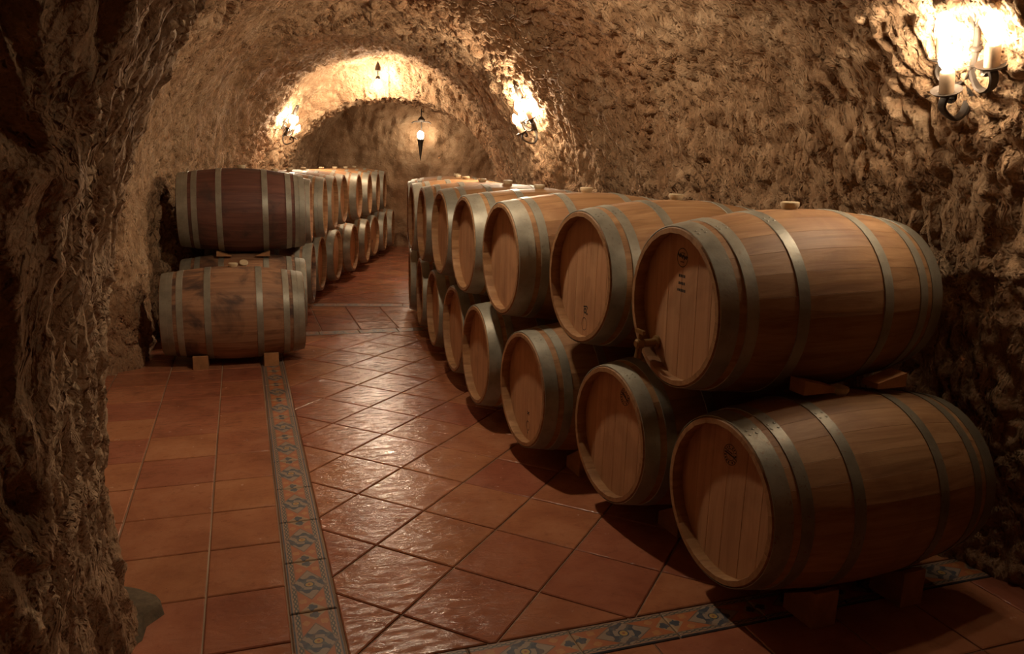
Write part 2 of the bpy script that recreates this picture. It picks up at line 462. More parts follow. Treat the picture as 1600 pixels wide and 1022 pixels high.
    for name, (c0, c1) in cuts.items():
        Q = P[:, c0:c1+1].reshape(-1, 3); w = c1-c0+1; h = len(ys)
        i, j = np.meshgrid(np.arange(h-1), np.arange(w-1), indexing='ij')
        q = (i*w+j).ravel()
        F = np.stack([q, q+1, q+w+1, q+w], -1)
        m = bpy.data.meshes.new(name)
        m.vertices.add(len(Q)); m.vertices.foreach_set('co', Q.astype(np.float32).ravel())
        m.loops.add(F.size); m.loops.foreach_set('vertex_index', F.astype(np.int32).ravel())
        m.polygons.add(len(F)); m.polygons.foreach_set('loop_start', np.arange(0, F.size, 4, dtype=np.int32))
        m.polygons.foreach_set('use_smooth', np.ones(len(F), dtype=bool))
        m.update(calc_edges=True)
        at = m.attributes.new('surf', 'FLOAT_VECTOR', 'POINT')
        sv = np.stack([aa[:, c0:c1+1], bb[:, c0:c1+1], aa[:, c0:c1+1]*0], -1).reshape(-1, 3)
        at.data.foreach_set('vector', sv.astype(np.float32).ravel())
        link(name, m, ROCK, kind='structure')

def build_end_wall(name, y, x0, x1, step, sign):
    xs = np.arange(x0, x1+step, step); zs = np.arange(-0.06, 3.0, step)
    X, Z = np.meshgrid(xs, zs, indexing='ij')
    A = fbm(X*1.1, Z*0+y, Z*1.1, 3, 3); B = fbm(X*5, Z*0+y, Z*5, 4, 21); Cc = fbm(X*20, Z*0+y, Z*20, 3, 31)
    f1, f2, cid = worley((X+0.1*A)/0.11, (Z+0.1*A)/0.2, 8)
    d = 0.10*A + 0.03*B + 0.008*Cc - 0.03*np.clip(1-f1/0.75, 0, 1)*(0.4+cid)
    ledge = np.clip((0.62-Z)/0.08, 0, 1)*0.10 + np.clip((0.32-Z+0.1*A)/0.06, 0, 1)*0.09
    d = d + ledge*(1+0.6*B)
    Y = y - sign*d
    P = np.stack([X, Y, Z], -1).reshape(-1, 3); h, w = X.shape
    i, j = np.meshgrid(np.arange(h-1), np.arange(w-1), indexing='ij'); q = (i*w+j).ravel()
    link(name, mesh(name, P.tolist(), np.stack([q, q+w, q+w+1, q+1], -1).tolist()), ROCK, kind='structure')

build_vault()
build_end_wall('wall_back', Y_BACK, -3.8, 0.2, 0.035, 1)
build_end_wall('wall_front', -1.5, -1.9, 3.4, 0.12, -1)

# ------------------------------------------------------------------ the floor
fl = G(); fl.box((-0.3, 5.9, -0.06), (7.4, 15.2, 0.105))
floor = link('floor', fl.mesh('floor', False), GROUT, kind='structure')

TH = 0.3418; DU = (math.cos(TH), math.sin(TH)); DV = (-math.sin(TH), math.cos(TH))
def uv2xy(u, v): return (u*DU[0]+v*DV[0], u*DU[1]+v*DV[1])
def xy2uv(x, y): return (x*DU[0]+y*DU[1], x*DV[0]+y*DV[1])

def clip(poly, n, d):
    """keep the side n.p <= d"""
    out = []
    for i in range(len(poly)):
        p, q = poly[i], poly[(i+1) % len(poly)]
        a, b = n[0]*p[0]+n[1]*p[1]-d, n[0]*q[0]+n[1]*q[1]-d
        if a <= 0: out.append(p)
        if (a < 0 < b) or (b < 0 < a):
            t = a/(a-b); out.append((p[0]+t*(q[0]-p[0]), p[1]+t*(q[1]-p[1])))
    return out

def area(poly): return 0.5*sum(poly[i-1][0]*poly[i][1]-poly[i][0]*poly[i-1][1] for i in range(len(poly)))

def inset(poly, g):
    c = list(poly)
    for i in range(len(poly)):
        p, q = poly[i], poly[(i+1) % len(poly)]
        ex, ey = q[0]-p[0], q[1]-p[1]; L = math.hypot(ex, ey)
        if L < 1e-6: continue
        n = (ey/L, -ex/L)                       # outward for counter-clockwise
        c = clip(c, n, n[0]*p[0]+n[1]*p[1]-g)
        if len(c) < 3: return []
    # drop tiny edges
    r = [p for i, p in enumerate(c) if math.hypot(p[0]-c[i-1][0], p[1]-c[i-1][1]) > 1e-4]
    return r

def to_px(x, y, z=0.0):
    v = cam.matrix_world.inverted() @ Vector((x, y, z))
    if v.z > -0.1: return None
    return (800+FPX*v.x/-v.z, 511-FPX*v.y/-v.z)

TILES = []      # (screen size, polygon)
def add_tiles(org, d1, d2, size, rng, halfplanes):
    for i in range(*rng[0]):
        for j in range(*rng[1]):
            P = [(org[0]+d1[0]*size*(i+a)+d2[0]*size*(j+b), org[1]+d1[1]*size*(i+a)+d2[1]*size*(j+b)) for a, b in ((0, 0), (1, 0), (1, 1), (0, 1))]
            for n, d in halfplanes:
                P = clip(P, n, d)
                if len(P) < 3: break
            if len(P) < 3: continue
            if area(P) < 0: P = P[::-1]
            P = inset(P, 0.0032)
            if len(P) < 3 or area(P) < 0.0012: continue
            cx, cy = sum(p[0] for p in P)/len(P), sum(p[1] for p in P)/len(P)
            if not (-1.2 < cy < 13.3 and xl(cy)-0.15 < cx < xr(cy)+0.15): continue
            s = [to_px(*p) for p in P]
            a = 0.0
            if all(q is not None for q in s) and any(-40 < q[0] < 1640 and 0 < q[1] < 1060 for q in s): a = abs(area(s))
            TILES.append((a, P))

def neg(n): return (-n[0], -n[1])
UL, UR = 0.0973, 0.2552
W = 0.3335; U0 = -0.163; V0 = 2.216
V2A, V2B = 1.885, 2.032                 # the cross border near the camera
VFA, VFB = 6.50, 6.645                  # the first far cross border
FA = math.radians(9.0); FN = (-math.sin(FA), math.cos(FA)); FD = (math.cos(FA), math.sin(FA))
FP = FN[0]*-1.575 + FN[1]*7.66          # the second far cross border, FP .. FP+0.15
# left of the long border: square to the border
add_tiles(uv2xy(U0, V0), DU, DV, W, ((-12, 2), (-14, 14)), [(DU, UL), (DV, VFA)])
# right of it, laid diagonally
PHI = -0.4411
add_tiles((-0.5007, 2.7438), (math.cos(PHI), math.sin(PHI)), (-math.sin(PHI), math.cos(PHI)), 0.3458, ((-16, 12), (-10, 18)), [(neg(DU), -UR), (neg(DV), -V2B), (DV, VFA)])
# before the cross border
add_tiles(uv2xy(1.18, V2A), DU, DV, W, ((-4, 9), (-12, 1)), [(neg(DU), -UR), (DV, V2A)])
# between the far cross borders
add_tiles(uv2xy(U0+0.12, VFB), DU, DV, W, ((-8, 12), (0, 7)), [(neg(DV), -VFB), (FN, FP)])
# beyond
B2 = FA-PI/4
add_tiles((-1.5, 8.1), (math.cos(B2), math.sin(B2)), (-math.sin(B2), math.cos(B2)), 0.345, ((-18, 18), (-18, 22)), [(neg(FN), -(FP+0.15))])

def tile_mesh(P, cx, cy, G_=None):
    n = len(P); g = G_ or G()
    top = inset(P, 0.004)
    if len(top) != n: top = [(cx+(p[0]-cx)*0.97, cy+(p[1]-cy)*0.97) for p in P]
    ox, oy = (0, 0) if G_ else (cx, cy)
    v = [(p[0]-ox, p[1]-oy, 0.0) for p in top] + [(p[0]-ox, p[1]-oy, -0.003) for p in P] + [(p[0]-ox, p[1]-oy, -0.012) for p in P]
    f = [tuple(range(n))] + [(i, n+i, n+(i+1) % n, (i+1) % n) for i in range(n)] + [(n+i, 2*n+i, 2*n+(i+1) % n, n+(i+1) % n) for i in range(n)]
    g.add(v, f)
    return g

def border_strip(p0, d, joints, w):
    """tiles between successive joints along d; p0 = point on the centre line at 0"""
    res = []
    for s0, s1 in zip(joints[:-1], joints[1:]):
        m = (s0+s1)/2; c = (p0[0]+d[0]*m, p0[1]+d[1]*m)
        if not (-1.0 < c[1] < 13.2 and xl(c[1])-0.1 < c[0] < xr(c[1])+0.1): continue
        res.append((c, d, (s1-s0), w))
    return res

BT = []
cu = (UL+UR)/2; o = uv2xy(cu, 0)
BT += border_strip(o, DV, [2.365+0.339*k for k in range(-9, 13)] , UR-UL)
o = uv2xy(0, (V2A+V2B)/2)
BT += border_strip(o, DU, [UR] + [0.943+0.337*k-0.337*2 for k in range(0, 9)][0:], V2B-V2A)
o = uv2xy(0, (VFA+VFB)/2)
BT += border_strip(o, DU, [UR+0.337*k for k in range(-6, 10)], VFB-VFA)
BT += border_strip((FN[0]*(FP+0.075), FN[1]*(FP+0.075)), FD, [-2.6+0.337*k for k in range(0, 12)], 0.15)
for (c, d, L, w) in BT:
    hx, hy = w/2-0.003, L/2-0.003
    pb = [(-hx, -hy), (hx, -hy), (hx, hy), (-hx, hy)]
    ob = link('border_tile', tile_mesh(pb, 0, 0).mesh('border_tile', False), BORDER, floor)
    ob.location = (c[0], c[1], rnd.uniform(-0.0012, 0.0))
    ob.rotation_euler = (0, 0, math.atan2(d[1], d[0]) - PI/2)

TILES.sort(key=lambda t: -t[0])
N_SINGLE = 295
for a, P in TILES[:N_SINGLE]:
    cx, cy = sum(p[0] for p in P)/len(P), sum(p[1] for p in P)/len(P)
    ob = link('tile', tile_mesh(P, cx, cy).mesh('tile', False), TILE, floor)
    ob.location = (cx, cy, rnd.uniform(-0.0015, 0.0))
    ob.rotation_euler = (rnd.uniform(-0.0025, 0.0025), rnd.uniform(-0.0025, 0.0025), 0)
rest = G()
for a, P in TILES[N_SINGLE:]: tile_mesh(P, 0, 0, rest)
link('tile_field', rest.mesh('tile_field', False), TILE, floor, kind='stuff')

# rough mortar at the foot of the near rock
mp = [(-1.26, 1.98), (-1.135, 2.02), (-1.105, 2.10), (-1.125, 2.17), (-1.10, 2.24), (-1.15, 2.32), (-1.24, 2.37), (-1.36, 2.38), (-1.42, 2.2)]
g = G(); n = len(mp); mc = (-1.2, 2.22)
g.add([(mc[0]+(p[0]-mc[0])*0.85, mc[1]+(p[1]-mc[1])*0.85, 0.028+rnd.uniform(-.006, .006)) for p in mp] + [(p[0], p[1], 0.0) for p in mp] + [(mc[0], mc[1], 0.034)],
      [(2*n, i, (i+1) % n) for i in range(n)] + [(i, n+i, n+(i+1) % n, (i+1) % n) for i in range(n)])
link('mortar_patch', g.mesh('mortar_patch', True, 60), MORTAR, floor, label='grey-green mortar patch')

# ------------------------------------------------------------------ barrels
LEN, RH, RB, NST = 0.95, 0.280, 0.333, 26
HX = LEN/2
def rad(x): return RB - (RB-RH)*abs(x/HX)**1.9

def stave_geo(i, g, tone=None):
    """one stave around the +z direction rotated by i; closed solid, bevelled long edges"""
    a0 = 2*PI/NST; k = 14
    xs = [-HX + LEN*(0.5-0.5*math.cos(PI*q/k)) for q in range(k+1)]
    rows = []
    for q, x in enumerate(xs):
        r = rad(x); e = 0.0 if 0 < q < k else 0.005
        h = a0/2; cut = 0.00016/r
        prof = [(-h+cut, r-0.0004-e), (-h+cut*5, r-e), (0.0, r-e), (h-cut*5, r-e), (h-cut, r-0.0004-e), (h-cut, r-0.026+e), (-h+cut, r-0.026+e)]
        rows.append([(x, -math.sin(t)*s, math.cos(t)*s) for t, s in prof])
    ct, st = math.cos(i*a0), math.sin(i*a0)
    v = [(p[0], p[1]*ct-p[2]*st, p[1]*st+p[2]*ct) for r in rows for p in r]
    f = []
    for q in range(k):
        for j in range(7):
            f.append((q*7+j, q*7+(j+1) % 7, (q+1)*7+(j+1) % 7, (q+1)*7+j))
    f += [tuple(reversed(range(7))), tuple(range(k*7, k*7+7))]
    g.add(v, [tuple(reversed(q)) for q in f])
    if tone is not None: tone += [rnd.random()]*len(v)

def set_tone(m, tone):
    at = m.attributes.new('tone', 'FLOAT', 'POINT'); at.data.foreach_set('value', tone)

g = G(); stave_geo(0, g); STAVE = {}
for key, mt in (('oak', OAK), ('wine', WINE), ('red', RED)):
    m = g.mesh('stave_'+key, True, 30); set_tone(m, [0.5]*len(m.vertices)); m.materials.append(mt); STAVE[key] = m
BODY = {}
for key, mt in (('oak', OAK), ('wine', WINE)):
    g2 = G(); tn = []
    for i in range(NST): stave_geo(i, g2, tn)
    m = g2.mesh('staves_'+key, True, 30); set_tone(m, tn); m.materials.append(mt); BODY[key] = m

HOOPS = [(-HX+0.004, -HX+0.066), (-HX+0.092, -HX+0.134), (-HX+0.275, -HX+0.318)]
HOOPS_W = [(-HX+0.004, -HX+0.084), (-HX+0.108, -HX+0.150), (-HX+0.285, -HX+0.328)]
def hoop_mesh(x0, x1, double=False):
    g = G(); n = 52
    prof = []
    segs = [(x0, x1)] if not double else [(x0, x0+(x1-x0)*0.56), (x0+(x1-x0)*0.53, x1)]
    for si, (a, b) in enumerate(segs):
        th = 0.0030 + 0.0014*(si == 0 and double)
        pr = [(rad(a)+0.0002, a), (rad(a)+th, a+0.001), (rad((a+b)/2)+th, (a+b)/2), (rad(b)+th, b-0.001), (rad(b)+0.0002, b)]
        g.lathe(pr, n, axis='x', cap=False)
    # lapped end and a pair of rivets at the top
    xm = (x0+x1)/2
    r = rad(xm)+0.003
    for dx in ((-0.012, 0.012) if not double else (-0.024, -0.006, 0.018)):
        for da in (-0.035, 0.035):
            a = 0.35+da
            rr = rad(xm+dx)+0.003
            c = Vector((xm+dx, -math.sin(a)*rr, math.cos(a)*rr)); d = Vector((0, -math.sin(a), math.cos(a)))
            t1 = Vector((1, 0, 0)); t2 = d.cross(t1)
            ring = [c + (t1*math.cos(q*PI/3)+t2*math.sin(q*PI/3))*0.0052 for q in range(6)]
            g.add(ring + [c + d*0.0035], [(q, (q+1) % 6, 6) for q in range(6)])
    return g.mesh('hoop', True, 40)
HM = {}
for key, spec, dbl in (('plain', HOOPS, False), ('wide', HOOPS_W, True)):
    for rust, mt in (('', HOOP), ('_rust', HOOP_RUSTY)):
        L = []
        for i, (a, b) in enumerate(spec):
            m = hoop_mesh(a, b, dbl and i == 0); m.materials.append(mt); L.append(m)
        HM[key+rust] = L

# head boards: vertical strips cut from a disc
HEADX = -HX+0.046; RD = rad(HEADX)-0.0245
def board_meshes():
    edges = [-RD, -0.168, -0.083, 0.012, 0.094, 0.172, RD]
    res = []
    for a, b in zip(edges[:-1], edges[1:]):
        k = 8; ys = [a+0.0003+(b-a-0.0006)*i/k for i in range(k+1)]
        def hz(y): return math.sqrt(max(RD*RD-y*y, 0.0004))
        rim = [(y, hz(y)) for y in ys] + [(y, -hz(y)) for y in reversed(ys)]
        n = len(rim); m_ = sum(p[0] for p in rim)/n
        g = G()
        sh = [(p[0]+(0.0010 if p[0] < m_ else -0.0010), p[1]*0.997) for p in rim]
        v = [(HEADX, p[0], p[1]) for p in sh] + [(HEADX+0.0008, p[0], p[1]) for p in rim] + [(HEADX+0.02, p[0], p[1]) for p in rim]
        f = [tuple(range(n))] + [(i, n+i, n+(i+1) % n, (i+1) % n) for i in range(n)] + [(n+i, 2*n+i, 2*n+(i+1) % n, n+(i+1) % n) for i in range(n)] + [tuple(reversed(range(2*n, 3*n)))]
        g.add(v, f); m = g.mesh('head_board', False); set_tone(m, [0.5]*len(m.vertices)); m.materials.append(OAK_HEAD); res.append(m)
    return res
BOARDS = board_meshes()
gb = G(); gb.lathe([(rad(HX-0.046)-0.0245, -0.01), (rad(HX-0.046)-0.0245, 0.01)], 36, (HX-0.055, 0, 0), 'x')
BACK_HEAD = gb.mesh('back_head', False); set_tone(BACK_HEAD, [0.5]*len(BACK_HEAD.vertices)); BACK_HEAD.materials.append(OAK_HEAD)
gb = G(); gb.lathe([(0.024, -0.006), (0.030, 0.006), (0.033, 0.011), (0.033, 0.022), (0.029, 0.025)], 18, (0, 0, RB))
BUNG_M = gb.mesh('bung'); BUNG_M.materials.append(BUNG)

BARRELS = {}
def barrel(key, head, yaw, zc, label, cat='barrel', group=None, wood='oak', single=False, hoops='plain', side=1, roll=0.0, bung_roll=0.0, tilt=0.0):
    """head = plan position of the aisle-side rim centre; the body runs along (cos yaw, sin yaw)*side"""
    ax = (math.cos(yaw)*side, math.sin(yaw)*side)
    c = (head[0]+ax[0]*HX, head[1]+ax[1]*HX)
    t = empty('wine_barrel', label, cat, group)
    t.location = (c[0], c[1], zc-RB-0.004); t.rotation_euler = (0, math.radians(tilt), math.atan2(ax[1], ax[0]))
    up = RB+0.004
    def part(name, m, lab=None):
        o = link(name, m, None, t, label=lab); o.location = (0, 0, up); o.rotation_euler = (roll, 0, 0); return o
    if single:
        for i in range(NST):
            o = part('stave', STAVE[wood]); o.rotation_euler = (roll + (i+0.5*(0))*2*PI/NST, 0, 0)
    else:
        part('staves', BODY['oak' if wood == 'oak' else 'wine'])
    hm = HM[hoops]
    for m in hm:
        part('hoop', m)
    for m in hm:
        o = part('hoop', m); o.rotation_euler = (-roll, 0, PI)
    for m in BOARDS: part('head_board', m)
    part('back_head', BACK_HEAD)
    o = part('bung', BUNG_M, 'pale round bung'); o.rotation_euler = (bung_roll, 0, 0)
    BARRELS[key] = (t, c, ax, zc)
    return t

UP_R = [((0.5601, 2.6436), 21.0, 1.0063), ((0.2735, 3.2652), 23.5, 1.0002), ((-0.0715, 3.8835), 20.5, 1.0003), ((-0.3107, 4.5589), 18.6, 0.9893), ((-0.5145, 5.2196), 17.1, 0.9948), ((-0.728, 5.985), 14.2, 0.985), ((-0.903, 6.688), 13.0, 0.985), ((-1.035, 7.42), 9.0, 0.985), ((-1.1, 8.14), 7.0, 0.985)]
LO_R = [((0.6959, 2.3834), 21.8, 0.392), ((0.4016, 2.9967), 23.4, 0.392), ((0.0515, 3.5966), 22.2, 0.392), ((-0.2096, 4.2539), 18.8, 0.392), ((-0.3932, 4.9236), 18.3, 0.392), ((-0.6, 5.63), 15.5, 0.392), ((-0.785, 6.34), 12.5, 0.392), ((-0.965, 7.05), 9.5, 0.392), ((-1.07, 7.78), 7.0, 0.392)]
LO_L = [((-1.55, 5.58), 19.0, 0.355), ((-1.7299, 6.3194), 18.0, 0.355), ((-1.915, 7.3), 10.0, 0.38), ((-2.01, 8.02), 4.5, 0.38), ((-2.01, 8.74), 2.0, 0.38), ((-1.985, 9.53), 1.0, 0.38), ((-1.98, 10.36), 2.5, 0.38), ((-2.0151, 11.0967), -3.0, 0.38), ((-1.9892, 11.8287), 3.0, 0.38), ((-1.9758, 12.5162), 4.0, 0.38)]
UP_L = [((-1.747, 6.388), 18.5, 1.0291), ((-1.8495, 7.0167), 12.5, 0.985), ((-1.882, 7.6712), 9.0, 0.9845), ((-1.955, 8.4), 5.4, 0.985), ((-2.03, 9.2), 3.3, 0.985), ((-2.011, 9.98), 3.1, 0.985), ((-2.016, 10.74), 4.0, 0.985), ((-2.036, 11.5), 4.0, 0.985), ((-2.0599, 12.2185), 4.0, 0.9915)]
ORD = ['first', 'second', 'third', 'fourth', 'fifth', 'sixth', 'seventh', 'eighth', 'ninth', 'tenth']
LAB_UR = ['big oak barrel with a brass tap and logo, front of the right upper tier',
          'oak barrel second in the right upper tier, small stamp low on its orange head',
          'oak barrel third in the right upper tier, half its head in shadow']
LAB_LR = ['nearest floor barrel on the right, round stamp and stains on its dark head',
          'second floor barrel on the right, round stamp near the top of its head',
          'third floor barrel on the right, small cross mark low on its head']
for i, (h, yw, zc) in enumerate(UP_R):
    lab = LAB_UR[i] if i < 3 else 'oak barrel with grey hoops, %s from the front in the right upper tier' % ORD[i]
    barrel('UR%d' % i, h, math.radians(yw), zc, lab, group='upper tier of barrels on the right', single=i < 4, hoops='wide' if i in (2, 3, 4, 6) else 'plain', tilt=(-1.4, 0, -0.9)[i] if i < 3 else 0.0)
for i, (h, yw, zc) in enumerate(LO_R):
    lab = LAB_LR[i] if i < 3 else 'oak barrel on the floor, %s from the front in the right lower tier' % ORD[i]
    barrel('LR%d' % i, h, math.radians(yw), zc, lab, group='lower tier of barrels on the right', single=i < 4, hoops='plain_rust' if i == 0 else ('wide' if i == 3 else 'plain'))
for i, (h, yw, zc) in enumerate(LO_L):
    lab = ['stained barrel lying sideways on two wedges, front of the left lower tier', 'stained barrel partly hidden behind the front left floor barrel'][i] if i < 2 else \
        ('barrel with a small dark tap hole in its head, eighth in the left lower tier' if i == 7 else 'barrel on the floor, %s from the front in the left lower tier' % ORD[i])
    barrel('LL%d' % i, h, math.radians(yw), zc, lab, group='lower tier of barrels on the left', side=-1, wood='wine' if i < 3 else 'oak', single=i < 2, hoops='wide', bung_roll=(0, -0.62, 0)[i] if i < 3 else 0.0)
for i, (h, yw, zc) in enumerate(UP_L):
    lab = 'reddish brown barrel seen side-on, front of the left upper tier' if i == 0 else ('barrel with grey hoops, %s from the front in the left upper tier' if i < 3 else 'barrel with a pale head, %s from the front in the left upper tier') % ORD[i]
    barrel('UL%d' % i, h, math.radians(yw), zc, lab, group='upper tier of barrels on the left', side=-1, wood='red' if i == 0 else ('wine' if i == 1 else 'oak'), single=i == 0, hoops='wide')

# marks on the heads (thin ink, a fraction of a millimetre proud)
def ring_band(g, x, cy, cz, r0, r1, a0, a1, n=16, sy=1.0):
    v = []; f = []
    for i in range(n+1):
        a = a0+(a1-a0)*i/n
        v += [(x, cy+math.cos(a)*r0*sy, cz+math.sin(a)*r0), (x, cy+math.cos(a)*r1*sy, cz+math.sin(a)*r1)]
    for i in range(n): f.append((2*i, 2*i+1, 2*i+3, 2*i+2))
    g.add(v, f)
def bar(g, x, cy, cz, w, h, rot=0.0):
    c, s = math.cos(rot), math.sin(rot)
    g.add([(x, cy+a*w/2*c-b*h/2*s, cz+a*w/2*s+b*h/2*c) for a, b in ((-1, -1), (1, -1), (1, 1), (-1, 1))], [(0, 1, 2, 3)])
def stamp(key, g, label):
    t = BARRELS[key][0]
    o = link('stamp', g.mesh('stamp', False), INK, t, label=label); o.location = (0, 0, RB+0.004)
SX = HEADX-0.0004
def round_stamp(cy, cz, r=0.033, tilt=-0.5):
    g = G(); ring_band(g, SX, cy, cz, r*0.93, r, 0, 2*PI, 28); ring_band(g, SX, cy, cz, r*0.52, r*0.58, 0, 2*PI, 24)
    rr = random.Random(3)
    for i in range(17):
        a = 2*PI*i/17
        if i in (4, 12): continue
        ring_band(g, SX, cy, cz, r*0.64, r*0.87, a, a+0.13+0.12*rr.random(), 2)
    bar(g, SX, cy, cz, r*1.5, r*0.16, tilt); bar(g, SX, cy+0.003, cz+0.008, r*0.8, r*0.1, tilt)
    return g
# local y on a right-hand barrel points away from the camera side: +y shows on the left of the head
stamp('LR0', round_stamp(0.005, 0.155, 0.036, 0.15), 'round black stamp with a bar')
stamp('LR1', round_stamp(-0.050, 0.170, 0.036, 0.5), 'round black stamp with a slanting bar')
g = G(); ring_band(g, SX, 0.015, 0.170, 0.031, 0.034, 0, 2*PI, 28)
for i in range(13):
    a = (i-6)*0.0043; bar(g, SX, 0.015+a, 0.171+0.0035*math.sin(i*1.7)+0.0006*i, 0.0062, 0.008 if i % 3 else 0.013, 0.5*math.cos(i*1.7))
for i in range(5): bar(g, SX, 0.015+(i-2)*0.006, 0.187-0.0012*abs(i-2), 0.0042, 0.004)
for i in range(4): bar(g, SX, 0.015+(i-1.5)*0.006, 0.155, 0.0044, 0.0045)
rr = random.Random(5)
for row, (n_, z_) in enumerate(((4, 0.106), (4, 0.080), (5, 0.055))):
    for i in range(n_): bar(g, SX, 0.012+(i-(n_-1)/2)*0.0105, z_, 0.0082, 0.0085+0.002*rr.random())
stamp('UR0', g, 'round logo stamp over three short lines')
g = G(); bar(g, SX, 0.0, -0.130, 0.032, 0.006, -0.15); ring_band(g, SX, 0.0, -0.149, 0.006, 0.013, 0, 2*PI, 14); bar(g, SX, -0.018, -0.160, 0.010, 0.008); bar(g, SX, -0.018, -0.134, 0.005, 0.012)
ring_band(g, SX, 0.002, -0.208, 0.026, 0.029, 0, 2*PI, 24, 0.8)
stamp('UR1', g, 'small black mark above a plugged hole')
g = G(); bar(g, SX, 0.0, -0.125, 0.028, 0.005, 0.6); bar(g, SX, 0.0, -0.125, 0.028, 0.005, -0.6); ring_band(g, SX, 0.0, -0.19, 0.022, 0.025, 0, 2*PI, 22, 0.85); bar(g, SX, 0.0, -0.226, 0.006, 0.012)
stamp('LR2', g, 'small cross mark above an oval')
g = G(); ring_band(g, SX, -0.02, -0.08, 0.0, 0.022, 0, 2*PI, 16)
stamp('LL7', g, 'round dark tap hole')

# brass tap on the front upper right barrel
t0 = BARRELS['UR0'][0]
g = G(); ty, tz = 0.150, RB-0.160
g.lathe([(0.026, HEADX), (0.026, HEADX-0.010), (0.016, HEADX-0.014), (0.014, HEADX-0.060), (0.019, HEADX-0.066), (0.019, HEADX-0.088), (0.012, HEADX-0.094)], 14, (0, ty, tz), 'x')
g.tube([(HEADX-0.076, ty, tz), (HEADX-0.080, ty, tz-0.030), (HEADX-0.082, ty, tz-0.052)], [0.013, 0.012, 0.014], 10)
tap = link('tap', g.mesh('tap'), BRASS, t0, label='dull brass tap')
g = G(); g.tube([(HEADX-0.076, ty, tz+0.012), (HEADX-0.076, ty, tz+0.040)], 0.007, 8); g.box((HEADX-0.076, ty, tz+0.046), (0.012, 0.058, 0.014))
link('tap_handle', g.mesh('tap_handle', True, 30), BRASS, tap)

# ------------------------------------------------------------------ wedges
def wedge_mesh(z_outer, z_inner, depth=0.14, width=0.10):
    """local +y runs under the barrel; the top slopes down towards it"""
    w = width/2; b = 0.003
    prof = [(0.0, 0.0), (0.0, z_outer-b), (b, z_outer), (0.022, z_outer), (depth, z_inner), (depth, 0.0)]
    n = len(prof)
    v = []
    for x, s in ((-w, 1), (-w+b, 0), (w-b, 0), (w, 1)):
        for p in prof:
            v.append((x, p[0] if not s else min(max(p[0], b*0.6), depth-b*0.6), p[1] if not s else max(p[1]-b*0.6, 0)))
    f = [tuple(range(n)), tuple(reversed(range(3*n, 4*n)))]
    for k in range(3):
        for i in range(n): f.append((k*n+i, (k+1)*n+i, (k+1)*n+(i+1) % n, k*n+(i+1) % n))
    return mesh('wedge', v, f, False)

def floor_wedges(key, spots, labels, group):
    t, c, ax, zc = BARRELS[key]
    for (x, s), lab in zip(spots, labels):
        r = rad(max(abs(x)-0.055, 0))+0.009
        q = 0.155; ztan = zc - math.sqrt(r*r-q*q); sl = q/math.sqrt(r*r-q*q)
        zo, zi = ztan + sl*(0.225-q) , ztan + sl*(0.085-q)
        m = wedge_mesh(zo-0.002, max(zi-0.002, 0.006), 0.14)
        m.materials.append(WEDGE)
        # perpendicular that points towards the camera for s=-1
        pv = (-ax[1], ax[0])
        if pv[1] > 0: pv = (-pv[0], -pv[1])
        pv = (pv[0]*-s, pv[1]*-s)
        p = (c[0]+ax[0]*x+pv[0]*0.225, c[1]+ax[1]*x+pv[1]*0.225)
        o = link('wedge', m, None)
        o.location = (p[0], p[1], 0.0); o.rotation_euler = (0, 0, math.atan2(-pv[1], -pv[0]) - PI/2)
        o['label'] = lab; o['category'] = 'wedge'; o['group'] = group
gf = 'wedges under the floor barrels'
floor_wedges('LL0', [(0.235, -1), (-0.235, -1), (0.235, 1), (-0.235, 1)],
             ['wooden wedge by the rock wall under the front left floor barrel', 'wooden wedge at the painted border under the front left floor barrel',
              'wooden wedge behind the front left floor barrel, on its wall side', 'wooden wedge behind the front left floor barrel, on its aisle side'], gf)
floor_wedges('LR0', [(-0.17, -1), (0.22, -1), (-0.17, 1), (0.22, 1)],
             ['wooden wedge in the dark under the aisle end of the nearest right barrel', 'wooden wedge in the dark under the wall end of the nearest right barrel',
              'wooden wedge on the far side of the nearest right barrel, aisle end', 'wooden wedge on the far side of the nearest right barrel, wall end'], gf)
for row, keys in (('right', ['LR%d' % i for i in range(1, 9)]), ('left', ['LL%d' % i for i in range(1, 10)])):
    for k in keys:
        i = int(k[2:])
        floor_wedges(k, [(-0.2, -1), (0.2, -1)],
                     ['wooden wedge under the aisle end of the %s floor barrel, %s row' % (ORD[i], row), 'wooden wedge under the wall end of the %s floor barrel, %s row' % (ORD[i], row)], gf)

def block_wedge(name_lab, loc, rz, L, h0, h1, w, tilt=0.0):
    """small chock between two barrels: slopes along its length"""
    v = []
    for y in (-w/2, w/2):
        v += [(0, y, 0), (L, y, 0), (L, y, h1), (0, y, h0)]
    m = mesh('wedge', v, [(0, 1, 2, 3), (7, 6, 5, 4), (0, 4, 5, 1), (1, 5, 6, 2), (2, 6, 7, 3), (3, 7, 4, 0)], False)
    m.materials.append(WEDGE)
    o = link('wedge', m); o.location = loc; o.rotation_euler = (tilt, 0, rz)
    o['label'] = name_lab; o['category'] = 'wedge'; o['group'] = 'chocks between the tiers'
    return o
# chocks between the front left barrels: on top of the second floor barrel
t, c, ax, zc = BARRELS['LL1']
yawl = math.atan2(-ax[1], -ax[0])
for xo, rz, lab in ((-0.20, yawl, 'pale wooden chock under the reddish barrel, nearer the rock wall'), (0.20, yawl+PI, 'pale wooden chock under the reddish barrel, nearer the aisle')):
    px, py = c[0]+math.cos(yawl)*xo, c[1]+math.sin(yawl)*xo
    off = 0.11
    px += math.sin(yawl)*off; py -= math.cos(yawl)*off
    zt = zc + math.sqrt(rad(0.1)**2-off*off)
    block_wedge(lab, (px, py, 0.682), rz, 0.11, 0.040, 0.004, 0.06)
